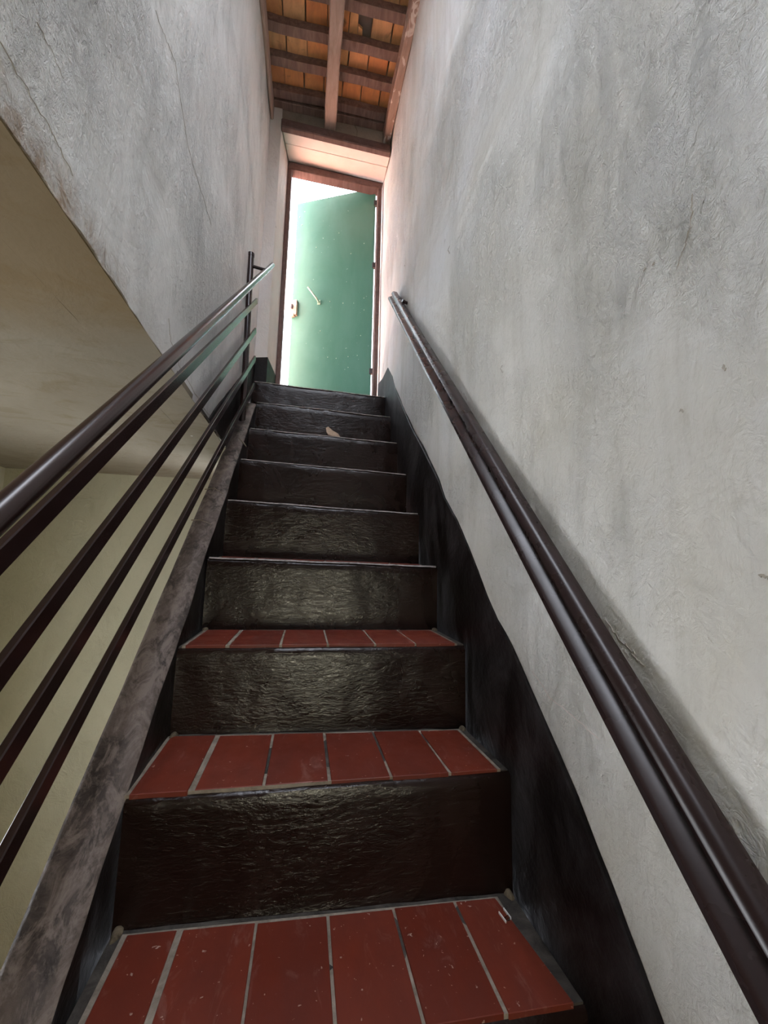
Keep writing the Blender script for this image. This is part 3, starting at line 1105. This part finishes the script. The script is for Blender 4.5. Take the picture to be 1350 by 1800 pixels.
# ------------------------------------------------------------------ stringer
def stringer_mesh():
    ys = [y_lo + (3.70 - y_lo) * i / 90 for i in range(91)]
    verts, faces = [], []
    for Y in ys:
        z = STR_M * Y + STR_B + 0.004 * fnoise(Y, 1, 1, 2.0)
        if Y > 3.6:
            z -= 0.6 * (Y - 3.6) ** 1.4
        xi = xl(Y) + 0.006 * fnoise(Y, 4, 2, 3.0) + 0.003 * fnoise(Y, 4, 8, 14)
        xo = XO + (0.012 if Y > 2.95 else 0.004 * fnoise(Y, 9, 2, 4.0))
        zl = FLOOR
        verts += [(xo, Y, zl), (xo, Y, z - 0.008), (xo + 0.010, Y, z), (lerp(xo, xi, 0.5), Y, z + 0.003), (xi - 0.012, Y, z - 0.001), (xi, Y, z - 0.014), (xi, Y, zl)]
    m = 7
    for i in range(len(ys) - 1):
        for j in range(m):
            p, q = i * m + j, i * m + (j + 1) % m
            faces.append((p, q, q + m, p + m))
    faces += [tuple(range(m)), tuple((len(ys) - 1) * m + j for j in range(m))[::-1]]
    return verts, faces


sv, sf = stringer_mesh()
stg = link_mesh('stringer', sv, sf, 'stringer', stair, smooth=True)
me = stg.data
me.materials.append(MAT['skirt'])
me.materials.append(MAT['cream'])
for p in me.polygons:
    if p.normal.x > 0.75:
        p.material_index = 1
    elif p.normal.x < -0.75:
        p.material_index = 2
for px in ([(420, 770), (428, 778), (433, 785)], [(360, 860), (376, 858), (392, 868)], [(336, 914), (352, 914), (372, 922)]):
    ribbon('crack', [onSlope(x, y, STR_M, STR_B + 0.002) for x, y in px], 0.006, 'crack', stg, (0, -0.67, 0.74))

# ------------------------------------------------------------------ skirtings
top_px = [(664.5, 674), (672, 665), (681, 646), (689.6, 661.7), (694, 681), (706, 712), (723, 752), (742.6, 789), (769.6, 843), (781, 875.5), (800, 910), (813, 940), (822, 960),
          (839.6, 1004), (854, 1045), (873, 1088), (899, 1138), (967, 1300), (1005.6, 1396), (1033, 1467), (1068.5, 1559), (1109, 1670), (1154, 1800)]
tp = [onWall(x, y, XR_A, XR_B) for x, y in top_px]
last = tp[-1]
tp += [Vector((0, last.y - 0.3, last.z - 0.33)), Vector((0, last.y - 0.7, last.z - 0.70)), Vector((0, -2.2, -3.85))]
tp = [p for i, p in enumerate(tp)]
verts, faces = [], []
dense = []
for a, b in zip(tp[:-1], tp[1:]):
    for i in range(4):
        q = a.lerp(b, i / 4)
        dense.append((q.y, q.z + 0.0025 * fnoise(q.y, q.z, 1, 14)))
dense.append((tp[-1].y, tp[-1].z))
for Y, z in dense:
    zl = max(FLOOR + 0.01, min(z - 0.25, STR_M * Y + STR_B - 0.55)) if Y < 3.9 else LAND - 0.25
    verts += [(xr(Y) + 0.004, Y, z), (xr(Y), Y, z - 0.006), (xr(Y) + 0.003 * fnoise(Y, z, 3, 4) - 0.001, Y, lerp(z, zl, 0.4)), (xr(Y), Y, zl), (wr(Y) + 0.03, Y, zl), (wr(Y) + 0.03, Y, z)]
for i in range(len(dense) - 1):
    for j in range(6):
        p, q = i * 6 + j, i * 6 + (j + 1) % 6
        faces.append((p, q, q + 6, p + 6))
faces += [(0, 1, 2, 3, 4, 5), tuple((len(dense) - 1) * 6 + j for j in range(6))[::-1]]
tag(link_mesh('baseboard_right', verts, faces, 'skirt', None, smooth=True), 'dark painted skirting band climbing the right wall', kind='structure')

lt_px = [(352, 762), (359, 752), (373, 728), (396, 697), (419.5, 667), (446, 629)]
lp = [onWall(x, y, XO + 0.009, 0.0) for x, y in lt_px]
lp[-1] = Vector((XO, YP - 0.001, lp[-1].z))
verts, faces = [], []
dense = []
for a, b in zip(lp[:-1], lp[1:]):
    for i in range(6):
        q = a.lerp(b, i / 6)
        dense.append((q.y, q.z + 0.004 * fnoise(q.y, q.z, 5, 9)))
dense.append((lp[-1].y, lp[-1].z))
for Y, z in dense:
    zl = max(CEIL + 0.004, STR_M * Y + STR_B - 0.10)
    z = max(z, zl + 0.005)
    verts += [(XO + 0.011, Y, z), (XO + 0.011, Y, zl), (XO - 0.05, Y, zl), (XO - 0.05, Y, z)]
for i in range(len(dense) - 1):
    for j in range(4):
        p, q = i * 4 + j, i * 4 + (j + 1) % 4
        faces.append((p, q, q + 4, p + 4))
faces += [(0, 1, 2, 3), tuple((len(dense) - 1) * 4 + j for j in range(4))[::-1]]
tag(link_mesh('baseboard_left', verts, faces, 'skirt', None), 'dark painted skirting at the top end of the left wall', kind='structure')

# ------------------------------------------------------------------ metal railing on the stringer
rl = empty('stair_railing', (-0.56, 3.37, 1.15))
tag(rl, 'brown metal stair railing with round handrail and four flat bars', 'railing')
PY = 3.37
sweep('post', [(-0.556, PY, 1.10), (-0.560, PY, 1.6), (-0.574, PY, 2.45), (-0.577, PY, 2.61)], circle(0.025, 18), 'metal', rl)
sweep('post_cap', [(-0.577, PY, 2.605), (-0.577, PY, 2.622), (-0.577, PY, 2.632)], circle(0.028, 18), 'metal', rl)
sweep('support_arm', [(-0.570, PY, 2.518), (-0.51, PY, 2.508), (-0.456, PY, 2.500)], circle(0.013, 14), 'metal', rl, up=(0, 0, 1))
T0, T1 = onWall(0, 903, -0.454, 0), onWall(479, 466, -0.454, 0)
td = (T1 - T0) / (T1.y - T0.y)
TA = T0 + td * (0.15 - T0.y)
sweep('handrail', [TA.lerp(T1, i / 24) for i in range(25)], circle(0.0218, 24), 'metal', rl)
bar_px = [((0, 944), (449, 524)), ((0, 1145), (447, 576)), ((0, 1307), (446, 625)), ((0, 1482), (444, 673))]
BX = -0.528
for a_px, b_px in bar_px:
    A, B = onWall(*a_px, BX - 0.018, 0), onWall(*b_px, BX - 0.018, 0)
    A.x = B.x = BX
    dd = (B - A) / (B.y - A.y)
    A2 = A + dd * (0.22 - A.y)
    w, hb_ = 0.018, 0.043
    c = 0.0025
    prof = [(0, -c), (0, -hb_), (-w, -hb_), (-w, -c), (-w + c, 0), (-c, 0)]
    sweep('flat_bar', [A2.lerp(B, i / 6) for i in range(7)], [(x, -y) if False else (x, y) for x, y in prof], 'metal', rl, smooth=False)
sweep('post', [(-0.556, 0.22, STR_M * 0.22 + STR_B - 0.02), (-0.556, 0.22, -0.30)], circle(0.025, 18), 'metal', rl)
sweep('support_arm', [(-0.556, 0.22, -0.345), (-0.455, 0.22, -0.36)], circle(0.013, 14), 'metal', rl, up=(0, 0, 1))

# ------------------------------------------------------------------ wooden wall handrail
hr = empty('wall_handrail', (0.66, 2.0, 1.0))
tag(hr, 'dark brown moulded wooden handrail fixed along the right wall', 'handrail')
edge_px = [(699, 517), (737, 575), (760, 604), (793, 665), (850, 747), (896, 818), (972, 948), (1057, 1089), (1124, 1185), (1192, 1300), (1261, 1411), (1350, 1555)]
OFF = -0.022                                    # gap between the rail and the plaster
ep = [onWall(x, y, WR_A + OFF, XR_B) for x, y in edge_px]
sy = sum(p.y for p in ep) / len(ep)
sz = sum(p.z for p in ep) / len(ep)
slope = sum((p.y - sy) * (p.z - sz) for p in ep) / sum((p.y - sy) ** 2 for p in ep)
top_end = onWall(690, 503, WR_A + OFF, XR_B)
path = []
for i in range(41):
    Y = lerp(-0.35, 3.40, i / 40)
    path.append(Vector((wr(Y) + OFF, Y, sz + slope * (Y - sy) + 0.006 * fnoise(Y, 2, 2, 0.9))))
prof = [(0.0, -0.006), (-0.006, 0.0), (-0.030, 0.004), (-0.046, 0.0), (-0.054, -0.010), (-0.055, -0.020), (-0.049, -0.026), (-0.047, -0.036), (-0.056, -0.042),
        (-0.074, -0.046), (-0.080, -0.053), (-0.080, -0.066), (-0.072, -0.074), (-0.050, -0.078), (-0.006, -0.078), (0.0, -0.072)]
sweep('rail_moulding', path, prof, 'rail', hr)
for Yb in (3.12, 1.9, 0.55):
    zc = sz + slope * (Yb - sy) - 0.05
    xa = wr(Yb) + OFF - 0.02
    br = sweep('bracket', [(xa, Yb, zc - 0.03), (xa + 0.012, Yb, zc - 0.075), (wr(Yb) - 0.008, Yb, zc - 0.085), (wr(Yb) + 0.006, Yb, zc - 0.085)], circle(0.012, 12), 'metal', hr, up=(0, 1, 0))
b_end = onWall(716, 533, WR_A, XR_B)
sweep('bracket', [(b_end.x + 0.006, b_end.y, b_end.z), (b_end.x - 0.018, b_end.y, b_end.z + 0.004), (b_end.x - 0.045, b_end.y - 0.01, b_end.z + 0.01)], circle(0.013, 12), 'metal', hr, up=(0, 0, 1))

# ------------------------------------------------------------------ cracks and scars in the plaster
def wall_crack(px, side, wid=0.006, amp=0.004, mat='seam'):
    if side == 'L':
        pts = [onWall(x, y, XO + 0.006, 0) for x, y in px]
        pts = [Vector((left_face(p.y, p.z) - 0.0010, p.y, p.z)) for p in jag(pts, 6, amp)]
        ribbon('crack', pts, wid, mat, wall_left, (1, 0, 0))
    else:
        pts = [onWall(x, y, WR_A - 0.004, XR_B) for x, y in px]
        pts = [Vector((right_face(p.y, p.z) + 0.0010, p.y, p.z)) for p in jag(pts, 6, amp)]
        ribbon('crack', pts, wid, mat, wall_right, (-1, 0, 0))


wall_crack([(280, 20), (296, 65), (312, 110), (325, 200), (333, 260), (345, 305), (358, 345), (372, 395)], 'L', 0.0013, 0.007)
wall_crack([(5, 70), (60, 170), (100, 240), (130, 310)], 'L', 0.0016, 0.006)
wall_crack([(300, 560), (303, 600), (318, 640), (350, 700), (372, 735)], 'L', 0.004, 0.006)
wall_crack([(72, 40), (100, 95), (118, 140)], 'L', 0.001)
for pit in ([(790, 446), (787, 440), (790, 432)], [(1127, 476), (1131, 470)], [(1143, 466), (1147, 460)], [(1268, 640), (1270, 652)], [(1192, 718), (1195, 725)],
            [(1327, 1010), (1338, 1014), (1349, 1018)], [(815, 690), (822, 703)], [(1104, 1150), (1118, 1165), (1128, 1172)], [(885, 655), (880, 648), (884, 642)]):
    wall_crack(pit, 'R', 0.0045, 0.002, 'seam')
wall_crack([(1215, 340), (1214, 390), (1200, 440), (1185, 475)], 'R', 0.0015, 0.004)
wall_crack([(1060, 1090), (1090, 1130), (1110, 1150)], 'R', 0.003, 0.004)
wall_crack([(935, 1180), (965, 1225), (1010, 1265), (1050, 1300)], 'R', 0.0018, 0.003, 'lintel')

# ------------------------------------------------------------------ clear plastic clip on the first tread
zc = tread_pt(1, 0.60, 0.85, 0.0105)[2]
ca, cb = onZ(889, 1624, zc), onZ(876, 1606, zc)
c2 = onZ(899, 1616, zc)
ax = (cb - ca).normalized()
sd = (c2 - ca)
wd = sd.length
sd.normalize()
ln = (cb - ca).length
clip = empty('plastic_clip', tuple(ca))
tag(clip, 'small clear plastic clip lying on a red tread tile', 'clip')


def clip_box(name, a0, a1, s0, s1, z0, z1, mat):
    q = lambda a, s, z: tuple(ca + ax * a + sd * s + Vector((0, 0, z)))
    hexa(name, [q(a0, s0, z0), q(a1, s0, z0), q(a1, s1, z0), q(a0, s1, z0)], [q(a0, s0, z1), q(a1, s0, z1), q(a1, s1, z1), q(a0, s1, z1)], mat, clip, 0.0006)


clip_box('prong', 0.0, ln, 0.0, 0.004, 0.0, 0.006, 'silver')
clip_box('prong', 0.0, ln, wd - 0.004, wd, 0.0, 0.006, 'silver')
clip_box('end_block', 0.0, ln * 0.32, 0.004, wd - 0.004, 0.0, 0.007, 'glass')

bpy.context.view_layer.update()
